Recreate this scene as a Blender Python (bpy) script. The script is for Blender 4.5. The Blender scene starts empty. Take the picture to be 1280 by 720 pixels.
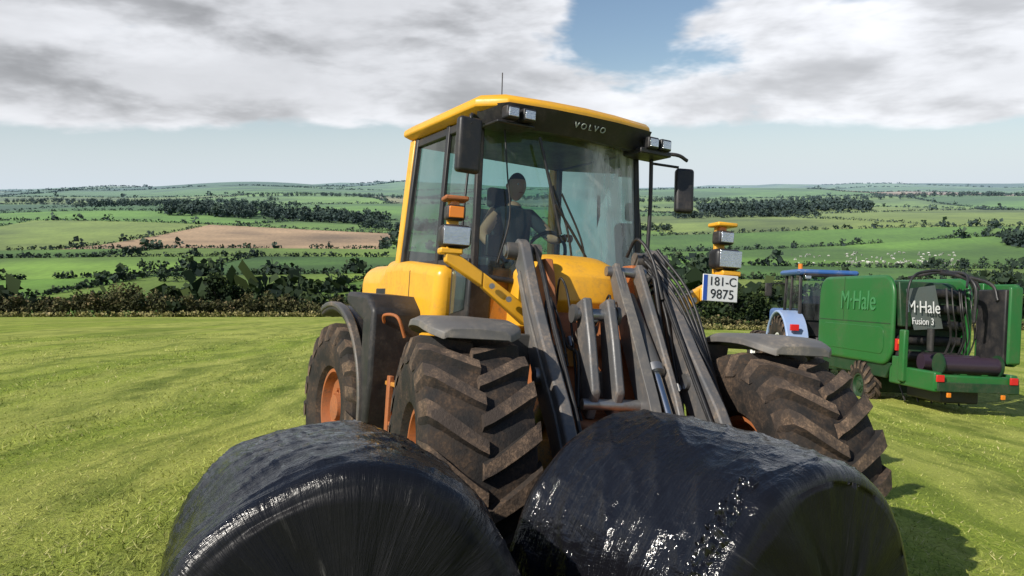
import bpy, bmesh, math, random
import numpy as np
from mathutils import Vector, Matrix, Euler, noise as mn
random.seed(7); rng=np.random.default_rng(7)
rad=math.radians
S=bpy.context.scene
COL=S.collection
# ------------------------------------------------------------------ materials
def newmat(name):
    m=bpy.data.materials.new(name); m.use_nodes=True
    nt=m.node_tree; nt.nodes.clear()
    o=nt.nodes.new('ShaderNodeOutputMaterial'); b=nt.nodes.new('ShaderNodeBsdfPrincipled')
    nt.links.new(b.outputs[0],o.inputs[0]); return m,nt,b,o
def N(nt,t,**k):
    n=nt.nodes.new(t)
    for a,v in k.items(): setattr(n,a,v)
    return n
def mixc(nt,f,a,b,mode='MIX'):
    n=nt.nodes.new('ShaderNodeMix'); n.data_type='RGBA'; n.blend_type=mode
    for s,v in ((0,f),(6,a),(7,b)):
        if hasattr(v,'is_output'): nt.links.new(v,n.inputs[s])
        else:
            n.inputs[s].default_value = v if s==0 else (v[0],v[1],v[2],1)
    return n.outputs[2]
def ramp(nt,inp,stops):
    n=nt.nodes.new('ShaderNodeValToRGB'); cr=n.color_ramp
    while len(cr.elements)<len(stops): cr.elements.new(.5)
    for e,(p,c) in zip(cr.elements,stops):
        e.position=p; e.color=(c,c,c,1) if not hasattr(c,'__len__') else (*c,1)
    nt.links.new(inp,n.inputs[0]); return n.outputs[0]
def noise(nt,scale,detail=4,vec=None,rough=.55,dist=0):
    n=nt.nodes.new('ShaderNodeTexNoise'); n.inputs['Scale'].default_value=scale
    n.inputs['Detail'].default_value=min(detail,5); n.inputs['Roughness'].default_value=rough
    n.inputs['Distortion'].default_value=dist
    if vec is not None: nt.links.new(vec,n.inputs['Vector'])
    return n.outputs['Fac']
def mapping(nt,src,scale=(1,1,1),rot=(0,0,0),loc=(0,0,0)):
    m=nt.nodes.new('ShaderNodeMapping'); m.inputs['Scale'].default_value=scale
    m.inputs['Rotation'].default_value=rot; m.inputs['Location'].default_value=loc
    nt.links.new(src,m.inputs['Vector']); return m.outputs[0]
def math_(nt,op,a,b=None,c=None,clamp=False):
    n=N(nt,'ShaderNodeMath',operation=op,use_clamp=clamp)
    for i,v in enumerate((a,b,c)):
        if v is None: continue
        if hasattr(v,'is_output'): nt.links.new(v,n.inputs[i])
        else: n.inputs[i].default_value=v
    return n.outputs[0]
def bump(nt,b,h,strength=.3,dist=.01):
    n=nt.nodes.new('ShaderNodeBump'); n.inputs['Strength'].default_value=strength
    n.inputs['Distance'].default_value=dist; nt.links.new(h,n.inputs['Height'])
    nt.links.new(n.outputs[0],b.inputs['Normal']); return n
def paint(name,col,rough=.4,metal=0,dirt=(.16,.12,.08),dirtamt=.35,scale=3,bmp=.05,spec=.5):
    m,nt,b,o=newmat(name)
    tc=N(nt,'ShaderNodeTexCoord').outputs['Object']
    n1=noise(nt,scale,5,tc,.65); n2=noise(nt,scale*9,3,tc,.7)
    f=ramp(nt,n1,[(.42,0),(.75,1)])
    f2=ramp(nt,n2,[(.45,0),(.7,1)])
    mul=math_(nt,'MULTIPLY',f,f2); mx=math_(nt,'MULTIPLY_ADD',f,.35,mul)
    sc=math_(nt,'MULTIPLY',mx,dirtamt,clamp=True)
    c=mixc(nt,sc,col,dirt)
    nt.links.new(c,b.inputs['Base Color'])
    nt.links.new(math_(nt,'MULTIPLY_ADD',sc,.6,rough,True),b.inputs['Roughness']); b.inputs['Metallic'].default_value=metal
    b.inputs['Specular IOR Level'].default_value=spec
    if bmp: bump(nt,b,n2,bmp,.01)
    return m
YEL=paint('yellow_paint',(.84,.42,.025),.30,dirt=(.32,.19,.07),dirtamt=.6,scale=2.8)
YELD=paint('yellow_paint_dirty',(.55,.23,.03),.5,dirtamt=.95,scale=4)
ORA=paint('rusty_orange',(.38,.12,.035),.6,dirt=(.15,.09,.055),dirtamt=1.0,scale=5,bmp=.2)
GRY=paint('dark_grey_paint',(.080,.078,.075),.40,dirt=(.26,.19,.135),dirtamt=1.0,scale=4,bmp=.15)
ARM=paint('arm_grey_paint',(.105,.105,.107),.38,dirt=(.30,.23,.17),dirtamt=.95,scale=4.5,bmp=.12)
GRY2=paint('grey_fender',(.12,.115,.11),.5,dirt=(.32,.27,.21),dirtamt=.95,scale=4)
BLK=paint('black_plastic',(.018,.018,.02),.42,dirt=(.10,.08,.065),dirtamt=.65,scale=5)
RUBH=paint('hose_rubber',(.015,.015,.016),.45,dirt=(.07,.06,.05),dirtamt=.6,scale=8)
TYR=paint('tyre_rubber',(.020,.018,.017),.75,dirt=(.13,.085,.055),dirtamt=1.0,scale=5,bmp=.5,spec=.3)
LUG=paint('tyre_lug_rubber',(.055,.042,.034),.75,dirt=(.30,.20,.13),dirtamt=1.2,scale=7,bmp=.6,spec=.3)
STEEL=paint('steel',(.36,.36,.36),.38,metal=.85,dirtamt=.7)
CHR=paint('chrome',(.7,.7,.7),.15,metal=1,dirtamt=.1)
GRN=paint('green_paint',(.018,.135,.03),.33,dirt=(.12,.11,.06),dirtamt=.4,scale=1.5)
GRND=paint('dark_green_paint',(.010,.045,.016),.5,dirtamt=.4)
BLU=paint('blue_paint',(.04,.12,.34),.4,dirt=(.3,.3,.32),dirtamt=.5)
BLUF=paint('pale_blue_paint',(.26,.36,.58),.35,dirt=(.5,.5,.5),dirtamt=.5)
WHT=paint('white_plastic',(.75,.75,.74),.4,dirtamt=.1)
RED=paint('red_lens',(.6,.02,.02),.25,dirtamt=.1)
AMB=paint('amber_lens',(.75,.22,.02),.2,dirtamt=.1)
LENS=paint('headlight_lens',(.62,.64,.66),.10,metal=.85,dirtamt=.35,scale=9,bmp=.3)
TXT=paint('grey_text',(.40,.45,.42),.5,dirtamt=.1)
TXTG=paint('green_text',(.05,.22,.08),.5,dirtamt=.1)
INK=paint('black_ink',(.01,.01,.015),.5,dirtamt=0)
PBL=paint('plate_blue',(.02,.08,.4),.4,dirtamt=0)
SEATM=paint('seat_fabric',(.035,.035,.04),.8,dirtamt=.2)
SKIN=paint('skin',(.46,.24,.16),.55,dirtamt=0,bmp=0)
SHIRT=paint('dark_vest',(.025,.028,.035),.85,dirt=(.05,.05,.06),dirtamt=.5,bmp=.3)
HAIR=paint('hair',(.03,.02,.012),.7,dirtamt=0,bmp=.3)
ROLL=paint('film_roll',(.04,.025,.04),.3,dirtamt=.1)
FILMG=paint('grey_film',(.10,.12,.11),.3,dirtamt=.3)
def glassmat(name,tint,refl=.10,painted_haze=.03,side=False):
    m=bpy.data.materials.new(name); m.use_nodes=True; nt=m.node_tree; nt.nodes.clear()
    o=N(nt,'ShaderNodeOutputMaterial'); tr=N(nt,'ShaderNodeBsdfTransparent'); tr.inputs[0].default_value=(*tint,1)
    gl=N(nt,'ShaderNodeBsdfGlossy'); gl.inputs['Roughness'].default_value=.03
    df=N(nt,'ShaderNodeBsdfDiffuse'); df.inputs[0].default_value=(.62,.64,.64,1)
    lw=N(nt,'ShaderNodeFresnel'); lw.inputs[0].default_value=1.6
    ad=math_(nt,'ADD',lw.outputs[0],refl,clamp=True)
    m1=N(nt,'ShaderNodeMixShader'); nt.links.new(ad,m1.inputs[0]); nt.links.new(tr.outputs[0],m1.inputs[1]); nt.links.new(gl.outputs[0],m1.inputs[2])
    tc=N(nt,'ShaderNodeTexCoord').outputs['Object']
    nn=noise(nt,3.2,5,mapping(nt,tc,(1,2.4,.55),(.5,0,0)),.6,.4)
    r=ramp(nt,nn,[(.40,painted_haze),(.60,painted_haze*5)])
    if side:  # windscreen: pale sky reflection painted in as diffuse patches, stronger to one side
        sx=N(nt,'ShaderNodeSeparateXYZ'); nt.links.new(tc,sx.inputs[0])
        mr=N(nt,'ShaderNodeMapRange'); mr.interpolation_type='SMOOTHSTEP'; nt.links.new(sx.outputs['Y'],mr.inputs[0])
        for i,q in enumerate((.02,.36,.25,7.5)): mr.inputs[i+1].default_value=q
        r=math_(nt,'MULTIPLY',r,mr.outputs[0],clamp=True)
        r=math_(nt,'MINIMUM',r,.62)
    m2=N(nt,'ShaderNodeMixShader'); nt.links.new(r,m2.inputs[0]); nt.links.new(m1.outputs[0],m2.inputs[1]); nt.links.new(df.outputs[0],m2.inputs[2])
    nt.links.new(m2.outputs[0],o.inputs[0]); return m
GLS=glassmat('windscreen_glass',(.80,.90,.87),.02,.026,True)
GLT=glassmat('tinted_glass',(.42,.62,.58),.03,.012)
# ------------------------------------------------------------------ geometry helpers
def link(o,parent=None):
    COL.objects.link(o)
    if parent is not None: o.parent=parent
    return o
def finish(me,name,mats,parent,smooth=40,bevel=0,bseg=2):
    if not isinstance(mats,(list,tuple)): mats=[mats]
    for m in mats: me.materials.append(m)
    if smooth:
        me.polygons.foreach_set('use_smooth',[True]*len(me.polygons))
        me.set_sharp_from_angle(angle=rad(smooth))
    o=bpy.data.objects.new(name,me); link(o,parent)
    if bevel:
        b=o.modifiers.new('b','BEVEL'); b.width=bevel; b.segments=bseg; b.limit_method='ANGLE'; b.angle_limit=rad(35)
    return o
def pyd(name,V,F,mats,parent=None,smooth=40,bevel=0,bseg=2,mi=None):
    me=bpy.data.meshes.new(name); me.from_pydata([tuple(v) for v in V],[],F)
    bm=bmesh.new(); bm.from_mesh(me); bmesh.ops.recalc_face_normals(bm,faces=bm.faces); bm.to_mesh(me); bm.free()
    if mi is not None: me.polygons.foreach_set('material_index',mi)
    return finish(me,name,mats,parent,smooth,bevel,bseg)
def box(name,x0,x1,y0,y1,z0,z1,mat,parent,bevel=.01,bseg=2,rot=None,piv=None):
    V=[(x,y,z) for x in (x0,x1) for y in (y0,y1) for z in (z0,z1)]
    F=[(0,1,3,2),(4,6,7,5),(0,4,5,1),(2,3,7,6),(0,2,6,4),(1,5,7,3)]
    if rot:
        c=Vector(piv) if piv else Vector(((x0+x1)/2,(y0+y1)/2,(z0+z1)/2))
        R=Euler([rad(a) for a in rot]).to_matrix()
        V=[R@(Vector(v)-c)+c for v in V]
    return pyd(name,V,F,mat,parent,40,bevel,bseg)
def prism(name,pts,y0,y1,mat,parent,bevel=.01,bseg=2):
    n=len(pts)
    V=[(p[0],y0,p[1]) for p in pts]+[(p[0],y1,p[1]) for p in pts]
    F=[tuple(range(n)),tuple(range(2*n-1,n-1,-1))]+[(i,(i+1)%n,n+(i+1)%n,n+i) for i in range(n)]
    return pyd(name,V,F,mat,parent,35,bevel,bseg)
def sp2(s,a,b): return (min(s*a,s*b),max(s*a,s*b))
def catmull(P,k=6):
    P=[Vector(p) for p in P]
    if len(P)<3: return P
    Q=[P[0]*2-P[1]]+P+[P[-1]*2-P[-2]]; out=[]
    for i in range(1,len(Q)-2):
        for j in range(k):
            t=j/k; a,b,c,d=Q[i-1],Q[i],Q[i+1],Q[i+2]
            out.append(.5*((2*b)+(c-a)*t+(2*a-5*b+4*c-d)*t*t+(3*b-a-3*c+d)*t**3))
    out.append(P[-1]); return out
def tube(name,P,r,mat,parent,seg=10,smooth=True,radii=None,cap=True):
    if smooth and len(P)>2:
        n0=len(P); P2=catmull(P)
        if radii: radii=[float(np.interp(i/6,range(n0),radii)) for i in range(len(P2))]
        P=P2
    P=[Vector(p) for p in P]
    V=[];F=[]
    up=Vector((0,0,1)); prev=None
    for i,p in enumerate(P):
        t=(P[min(i+1,len(P)-1)]-P[max(i-1,0)]).normalized()
        if prev is None:
            a=t.cross(up)
            if a.length<.05: a=t.cross(Vector((1,0,0)))
            a.normalize()
        else:
            a=(prev-t*prev.dot(t))
            if a.length<1e-4: a=t.orthogonal()
            a.normalize()
        prev=a; b=t.cross(a); rr=radii[i] if radii else r
        for j in range(seg):
            an=2*math.pi*j/seg; V.append(p+a*math.cos(an)*rr+b*math.sin(an)*rr)
    for i in range(len(P)-1):
        for j in range(seg):
            F.append((i*seg+j,i*seg+(j+1)%seg,(i+1)*seg+(j+1)%seg,(i+1)*seg+j))
    if cap: F.append(tuple(range(seg))); F.append(tuple(range((len(P)-1)*seg,len(P)*seg)))
    return pyd(name,V,F,mat,parent,50)
def cyl(name,p0,p1,r,mat,parent,seg=24,r2=None):
    return tube(name,[p0,p1],r,mat,parent,seg,False,[r,r2 if r2 is not None else r])
def revolve(prof,seg,cx,cy,cz):
    V=[];F=[];n=len(prof)
    for i in range(seg):
        a=2*math.pi*i/seg
        for (y,r) in prof: V.append((cx+r*math.cos(a),cy+y,cz+r*math.sin(a)))
    for i in range(seg):
        k=(i+1)%seg
        for j in range(n-1): F.append((i*n+j,i*n+j+1,k*n+j+1,k*n+j))
    return V,F
def wheel(name,parent,cx,cy,cz,R,W,rim,rimmat,nl=19,lugh=.05,sweep=.34,flip=1):
    e=bpy.data.objects.new(name,None); link(e,parent)
    h=W/2
    prof=[(-h*.74,rim),(-h*.90,rim+.03),(-h*.99,rim+(R-rim)*.35),(-h*1.0,rim+(R-rim)*.55),(-h*.97,R-.14),(-h*.90,R-.085),(-h*.7,R-lugh-.012),(-h*.35,R-lugh),(0,R-lugh+.002)]
    prof=prof+[(-y,r) for y,r in prof[-2::-1]]
    V,F=revolve(prof,72,cx,cy,cz); mi=[0]*len(F)
    ys=np.array([p[0] for p in prof[3:-3]]); rs=np.array([p[1] for p in prof[3:-3]])
    for s in (-1,1):
        for i in range(nl):
            a0=2*math.pi*(i+(.5 if s>0 else 0))/nl; base=len(V); T=8
            jit=random.uniform(-.012,.012); wear=random.uniform(0,.007)
            for k in range(T):
                t=k/(T-1)
                y=s*h*(-.04+1.06*min(t*1.08,1))
                rb=float(np.interp(np.clip(y,-h*.985,h*.985),ys,rs))-.012
                rt=R-wear-(.004 if t<.6 else 0)-max(0,t-.75)*.13 - .012*(y/h)**2
                if k==T-1: rb=R-.17; rt=R-.13
                ph=a0+flip*sweep*(t**1.15)+jit
                wb=(.052+.02*t)/R; wt=(.034+.02*t)/R
                for (w,r) in ((-wb,rb),(-wt,rt),(wt,rt),(wb,rb)):
                    V.append((cx+r*math.cos(ph+w),cy+y,cz+r*math.sin(ph+w)))
            for k in range(T-1):
                b=base+k*4
                for q in range(3): F.append((b+q,b+q+1,b+5+q,b+4+q)); mi.append(1 if q==1 else 0)
            F.append((base,base+1,base+2,base+3)); mi.append(1)
            b=base+(T-1)*4; F.append((b,b+1,b+2,b+3)); mi.append(1)
    pyd('tyre',V,F,[TYR,LUG],e,32,0,2,mi)
    for s in (-1,1):
        p=[(s*h*.76,rim+.015),(s*h*.76,rim*.93),(s*h*.5,rim*.86),(s*h*.42,rim*.62),(s*h*.5,rim*.5),(s*h*.55,rim*.36),(s*h*.72,rim*.33),(s*h*.75,.001)]
        V,F=revolve(p,40,cx,cy,cz); pyd('rim',V,F,rimmat,e,35)
        for i in range(10):
            a=2*math.pi*i/10; x=cx+rim*.46*math.cos(a); z=cz+rim*.46*math.sin(a)
            cyl('wheel_nut',(x,cy+s*h*.46,z),(x,cy+s*h*.62,z),.018,rimmat,e,6)
    return e
def text(name,body,size,loc,rot,mat,parent,ext=.003,align='CENTER'):
    c=bpy.data.curves.new(name,'FONT'); c.body=body; c.size=size; c.extrude=ext; c.align_x=align; c.align_y='CENTER'
    c.materials.append(mat); o=bpy.data.objects.new(name,c); link(o,parent)
    o.location=loc; o.rotation_euler=[rad(a) for a in rot]; return o
def npmesh(name,V,F,mat,attr=None,parent=None,smooth=False,colattr=None):
    V=np.asarray(V,dtype=np.float32); F=np.asarray(F,dtype=np.int32)
    me=bpy.data.meshes.new(name); me.vertices.add(len(V)); me.vertices.foreach_set('co',V.ravel())
    k=F.shape[1]; me.loops.add(F.size); me.loops.foreach_set('vertex_index',F.ravel())
    me.polygons.add(len(F)); me.polygons.foreach_set('loop_start',np.arange(0,F.size,k,dtype=np.int32))
    try: me.polygons.foreach_set('loop_total',np.full(len(F),k,dtype=np.int32))
    except Exception: pass
    me.update(calc_edges=True); me.validate()
    if attr is not None:
        a=me.attributes.new('shade','FLOAT','POINT'); a.data.foreach_set('value',np.asarray(attr,dtype=np.float32))
    if colattr is not None:
        a=me.attributes.new('fcol','FLOAT_COLOR','POINT')
        c=np.ones((len(V),4),dtype=np.float32); c[:,:3]=colattr; a.data.foreach_set('color',c.ravel())
    if smooth: me.polygons.foreach_set('use_smooth',[True]*len(me.polygons))
    me.materials.append(mat); o=bpy.data.objects.new(name,me); link(o,parent); return o
# ------------------------------------------------------------------ terrain function
PD=[75,110,200,350,600,1000,1800,3000,5000,7000,9000,14000]
PZ=[0,-5.2,-17.5,-33,-43,-49,-40,-22,2,24,36,10]
def softx(x):
    return np.where(x>0, 12*np.tanh(x/12), 4.5*np.tanh(x/4.5))
def hgt(x,y):
    x=np.asarray(x,float); y=np.asarray(y,float)
    d=y+np.maximum(0,np.abs(x)-90)*.4
    dn=np.clip(d,-25,75)
    z=.15-.13*(dn-4.4)-.08*(softx(x)+.5)-.9*(np.clip(dn-18,0,60)/57)**1.6
    z=z+np.interp(d,PD,PZ)
    dd=np.clip((d-120)/900,0,1)
    w=np.sin(x/310+1.3)*np.cos(y/420+.5)+.6*np.sin(x/150+y/230)+.35*np.sin(y/95+x/400+2)
    z=z+dd*5.0*w
    far=np.clip((d-1300)/4500,0,1)
    z=z+far*(24*np.sin(x/900+.4+y/2600)+16*np.sin(x/420+y/700)+10*np.sin(x/190+y/500))
    z=z+13*np.exp(-(((x-700)/420)**2)-(((y-1250)/350)**2))
    z=z+14*np.exp(-(((x+700)/380)**2)-(((y-1600)/300)**2))
    z=z+34*np.exp(-(((x+1400)/900)**2)-(((y-5200)/900)**2))
    z=z+26*np.exp(-(((x-1900)/700)**2)-(((y-4200)/700)**2))
    return z
def gz(x,y): return float(hgt(x,y))
# ------------------------------------------------------------------ haze (aerial perspective mixed into base colours of ground and foliage by distance)
def painted_haze(nt,c,k=7500,col=(.30,.40,.50)):
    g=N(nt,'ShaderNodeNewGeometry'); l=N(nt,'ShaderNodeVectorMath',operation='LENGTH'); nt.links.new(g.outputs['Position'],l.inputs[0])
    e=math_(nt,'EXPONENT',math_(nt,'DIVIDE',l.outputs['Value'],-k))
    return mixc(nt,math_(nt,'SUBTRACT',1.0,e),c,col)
FM,nt,b,o=newmat('farmland')
at=N(nt,'ShaderNodeAttribute',attribute_name='fcol')
pos=N(nt,'ShaderNodeNewGeometry').outputs['Position']
n1=noise(nt,.012,4,pos); n2=noise(nt,.35,4,mapping(nt,pos,(1,.25,1),(0,0,.4))); n3=noise(nt,.0022,3,pos)
c=mixc(nt,1.0,at.outputs['Color'],ramp(nt,n1,[(.3,.75),(.7,1.2)]),'MULTIPLY')
c=mixc(nt,1.0,c,ramp(nt,n2,[(.3,.82),(.7,1.15)]),'MULTIPLY')
c=mixc(nt,1.0,c,ramp(nt,n3,[(.42,.66),(.52,1.12)]),'MULTIPLY')
nt.links.new(painted_haze(nt,c),b.inputs['Base Color']); b.inputs['Roughness'].default_value=.9; b.inputs['Specular IOR Level'].default_value=.1
rows=[77,140,240,340,460,620,830,1120,1500,2050,2900,4200,6200,10500]
ph=[random.uniform(0,6.28) for _ in rows]; tl=[random.uniform(-.09,.09) for _ in rows]
def Brow(i,x):
    if i==0: return rows[0]+0*x
    sp=rows[i]-rows[i-1]
    return rows[i]+sp*.20*np.sin(x/(sp*2.6)+ph[i])+np.clip(tl[i]*x,-sp*.28,sp*.28)
pal=[(.145,.27,.030),(.13,.245,.028),(.20,.30,.040),(.10,.20,.024),(.24,.31,.055),(.08,.16,.025),(.165,.275,.035)]
tan_=[(.44,.29,.155),(.36,.28,.16),(.28,.26,.11)]
FV=[];FF=[];FC=[]; hedgepts=[]
for i in range(len(rows)-1):
    ym=(rows[i]+rows[i+1])/2; lim=ym*1.0+60
    x=-lim; xs=[x]
    while x<lim:
        x+=ym*random.uniform(.22,.60)+25; xs.append(x)
    if i==6:
        xs=[v for v in xs if not(-520<v<-90)]+[-445,-150]; xs.sort()
    sl=[random.uniform(-.35,.35)*(rows[i+1]-rows[i]) for _ in xs]
    for j in range(len(xs)-1):
        c=random.choice(pal)
        pt=0 if i<9 else .2
        if random.random()<pt: c=random.choice(tan_)
        c=np.array(c)*random.uniform(.85,1.15)
        if i==6 and xs[j]==-445: c=np.array(tan_[0])
        if i==7 and 300<(xs[j]+xs[j+1])/2<1000: c=np.array(pal[4])*.9
        if i==9 and (xs[j]+xs[j+1])/2>900 and j%2: c=np.array((.34,.24,.16))
        nu,nv=12,8; base=len(FV)
        for a in range(nv+1):
            t=a/nv
            for q in range(nu+1):
                u=q/nu; xx=(xs[j]+sl[j]*(t-.5))*(1-u)+(xs[j+1]+sl[j+1]*(t-.5))*u
                yy=float(Brow(i,xx))*(1-t)+float(Brow(i+1,xx))*t
                FV.append((xx,yy,0)); FC.append(c)
        for a in range(nv):
            for q in range(nu):
                p=base+a*(nu+1)+q; FF.append((p,p+1,p+nu+2,p+nu+1))
        for t in np.arange(0,1,max(.0045*ym/(rows[i+1]-rows[i])*1.6,.02)):
            xx=xs[j]+sl[j]*(t-.5); yy=float(Brow(i,xx))*(1-t)+float(Brow(i+1,xx))*t
            if random.random()<.9: hedgepts.append((xx,yy))
    if i>0:
        st=ym*.0055; gap=0
        for xx in np.arange(-lim,lim,st):
            if random.random()<.01: gap=random.randint(2,8)
            gap-=1
            if gap<0: hedgepts.append((xx+random.uniform(-.3,.3)*st,float(Brow(i,xx))+random.uniform(-.5,.5)*st))
FV=np.array(FV); FV[:,2]=hgt(FV[:,0],FV[:,1])
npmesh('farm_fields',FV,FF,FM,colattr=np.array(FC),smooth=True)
rr=np.concatenate([[0],np.geomspace(6,14000,70)]); A=np.linspace(0,2*np.pi,121)[:-1]
UV=np.array([(0,0)]+[(r*math.sin(a),r*math.cos(a)) for r in rr[1:] for a in A])
Z=hgt(UV[:,0],UV[:,1])-1.3-np.clip(np.hypot(UV[:,0],UV[:,1])/400,0,6)
V=np.column_stack([UV,Z]); F=[]
n=len(A)
for i in range(len(rr)-2):
    for j in range(n): F.append((1+i*n+j,1+i*n+(j+1)%n,1+(i+1)*n+(j+1)%n,1+(i+1)*n+j))
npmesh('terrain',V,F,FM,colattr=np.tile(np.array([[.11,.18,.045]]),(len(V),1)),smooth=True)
# near mown field
def mowpattern(nt,c,pos,k=1.0):
    wob=N(nt,'ShaderNodeTexNoise'); wob.inputs['Scale'].default_value=.16; wob.inputs['Detail'].default_value=3; nt.links.new(pos,wob.inputs['Vector'])
    ad=N(nt,'ShaderNodeVectorMath',operation='MULTIPLY_ADD'); nt.links.new(wob.outputs['Color'],ad.inputs[0]); ad.inputs[1].default_value=(2.6,0,0); nt.links.new(pos,ad.inputs[2]); p2=ad.outputs[0]
    mid=noise(nt,1.5,5,mapping(nt,p2,(1,.45,1)),.70)
    stw=noise(nt,1.0,3,mapping(nt,p2,(.55,.03,.1),(0,0,.03)),.6)
    st2=noise(nt,1.0,4,mapping(nt,p2,(1.9,.12,.3),(0,0,.03)),.7)
    big=noise(nt,.13,4,mapping(nt,pos,(1,.8,1)))
    c=mixc(nt,ramp(nt,stw,[(.44,0),(.58,.55*k)]),c,(.50,.50,.13))
    c=mixc(nt,ramp(nt,mid,[(.48,0),(.68,.80*k)]),c,(.105,.15,.022))
    c=mixc(nt,ramp(nt,st2,[(.50,0),(.63,.62*k)]),c,(.14,.195,.028))
    c=mixc(nt,ramp(nt,big,[(.50,0),(.64,.50*k)]),c,(.13,.18,.028))
    return c
GM,nt,b,o=newmat('mown_grass')
pos=N(nt,'ShaderNodeNewGeometry').outputs['Position']
fine=noise(nt,26,5,pos,.75); fib=noise(nt,14,4,mapping(nt,pos,(1,.22,1),(0,0,.05)),.75)
c=ramp(nt,fine,[(.28,(.08,.115,.014)),(.46,(.25,.33,.040)),(.60,(.38,.44,.07)),(.75,(.56,.52,.21))])
c=mixc(nt,ramp(nt,fib,[(.55,0),(.75,.5)]),c,(.50,.45,.19))
c=mowpattern(nt,c,pos)
nt.links.new(c,b.inputs['Base Color']); b.inputs['Roughness'].default_value=.85; b.inputs['Specular IOR Level'].default_value=.12
bump(nt,b,fine,.8,.04)
gx=np.linspace(-115,115,231); gy=np.concatenate([np.linspace(-20,24,150),np.linspace(24.6,78,85)])
X,Y=np.meshgrid(gx,gy); V=np.column_stack([X.ravel(),Y.ravel(),hgt(X.ravel(),Y.ravel())+.03])
nx=len(gx); F=[(a*nx+q,a*nx+q+1,(a+1)*nx+q+1,(a+1)*nx+q) for a in range(len(gy)-1) for q in range(nx-1)]
npmesh('ground',V,F,GM,smooth=True)
BM,nt,b,o=newmat('grass_blades')
at=N(nt,'ShaderNodeAttribute',attribute_name='shade')
c=ramp(nt,at.outputs['Fac'],[(0,(.10,.15,.018)),(.45,(.26,.34,.045)),(.76,(.42,.46,.10)),(1,(.64,.54,.30))])
pos=N(nt,'ShaderNodeNewGeometry').outputs['Position']
c=mowpattern(nt,c,pos,.8)
nt.links.new(c,b.inputs['Base Color']); b.inputs['Roughness'].default_value=.6; b.inputs['Specular IOR Level'].default_value=.2
nb=190000
r=2.0*np.exp(rng.random(nb)*math.log(30/2.0)); a=rng.uniform(-.85,.85,nb)
bx=r*np.sin(a); by=r*np.cos(a); bz=hgt(bx,by)+.02
# clippings gathered into loose uneven rows
rowm=.5+.5*np.sin(bx*2.3+.7*np.sin(by*.37)+.5*np.sin(by*.91+2))
hh=rng.uniform(.012,.042,nb)*(.7+.9*rowm*rng.random(nb)); ww=.0022+r*.0006
an=rng.uniform(0,6.28,nb); ln=rng.uniform(-.07,.07,(nb,2))
V=np.empty((nb,3,3)); V[:,0]=np.column_stack([bx-np.cos(an)*ww,by-np.sin(an)*ww,bz]); V[:,1]=np.column_stack([bx+np.cos(an)*ww,by+np.sin(an)*ww,bz])
V[:,2]=np.column_stack([bx+ln[:,0],by+ln[:,1],bz+hh])
npmesh('grass',V.reshape(-1,3),np.arange(nb*3).reshape(-1,3),BM,attr=np.repeat(rng.random(nb)**1.2,3))
# ------------------------------------------------------------------ foliage
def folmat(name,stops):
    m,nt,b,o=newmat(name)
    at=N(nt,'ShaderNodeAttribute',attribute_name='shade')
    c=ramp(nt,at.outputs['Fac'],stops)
    nt.links.new(painted_haze(nt,c,7500,(.20,.29,.36)),b.inputs['Base Color']); b.inputs['Roughness'].default_value=.8; b.inputs['Specular IOR Level'].default_value=.15
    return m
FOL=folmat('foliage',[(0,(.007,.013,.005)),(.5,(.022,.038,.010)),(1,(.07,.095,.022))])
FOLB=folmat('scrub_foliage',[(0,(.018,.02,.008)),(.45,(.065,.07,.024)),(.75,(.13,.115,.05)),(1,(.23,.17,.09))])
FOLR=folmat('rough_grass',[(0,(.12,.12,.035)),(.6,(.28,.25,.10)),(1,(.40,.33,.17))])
def clumps(C,Rad,npc,size,seed=0):
    g=np.random.default_rng(seed); n=len(C)
    C=np.repeat(C,npc,0); Rd=np.repeat(Rad,npc,0); sz=np.repeat(np.broadcast_to(size,(n,)),npc)
    d=g.normal(size=(n*npc,3)); d/=np.linalg.norm(d,axis=1)[:,None]
    q=g.random(n*npc)**.45
    P=C+d*Rd*q[:,None]
    u=g.normal(size=P.shape); u/=np.linalg.norm(u,axis=1)[:,None]
    v=np.cross(u,g.normal(size=P.shape)); v/=np.linalg.norm(v,axis=1)[:,None]
    s=(sz*g.uniform(.5,1.3,len(P)))[:,None]
    V=np.stack([P-u*s-v*s*.5,P+u*s*.9-v*s*.7,P+u*s*.8+v*s*.8,P-u*s*.6+v*s],1)
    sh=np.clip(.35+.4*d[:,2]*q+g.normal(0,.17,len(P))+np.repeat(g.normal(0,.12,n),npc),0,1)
    return V.reshape(-1,3),np.arange(len(P)*4).reshape(-1,4),np.repeat(sh,4)
H=np.array(hedgepts); d=H[:,1]
hh=rng.uniform(1.5,3.2,len(H))*np.interp(d,[100,500,2000,6000],[.8,1.35,1.8,2.6])
tree=rng.random(len(H))<.10; hh=np.where(tree,hh*rng.uniform(1.6,2.9,len(H)),hh)
C=np.column_stack([H[:,0],H[:,1],hgt(H[:,0],H[:,1])+hh*.5])
wd=np.maximum(hh*.7,d*.0038)
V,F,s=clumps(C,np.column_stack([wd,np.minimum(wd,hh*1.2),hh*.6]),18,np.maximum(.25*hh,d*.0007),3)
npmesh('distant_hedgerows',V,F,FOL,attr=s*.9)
W=[]
def wood(x0,x1,y0,y1,n,h0,h1):
    for _ in range(n): W.append((random.uniform(x0,x1),random.uniform(y0,y1),random.uniform(h0,h1)))
wood(-600,-230,1330,1500,260,13,22); wood(-900,-480,1600,1850,130,10,16); wood(-230,-60,1200,1300,80,8,15)
wood(430,800,1750,1900,200,14,28); wood(300,560,1450,1530,100,9,17); wood(520,660,800,860,90,12,20); wood(60,240,1150,1200,60,7,12)
wood(-1500,-700,2300,2450,150,9,15); wood(900,2200,2600,2750,200,12,18); wood(-900,200,2700,2800,150,9,15);wood(200,900,2300,2380,120,9,15)
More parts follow.
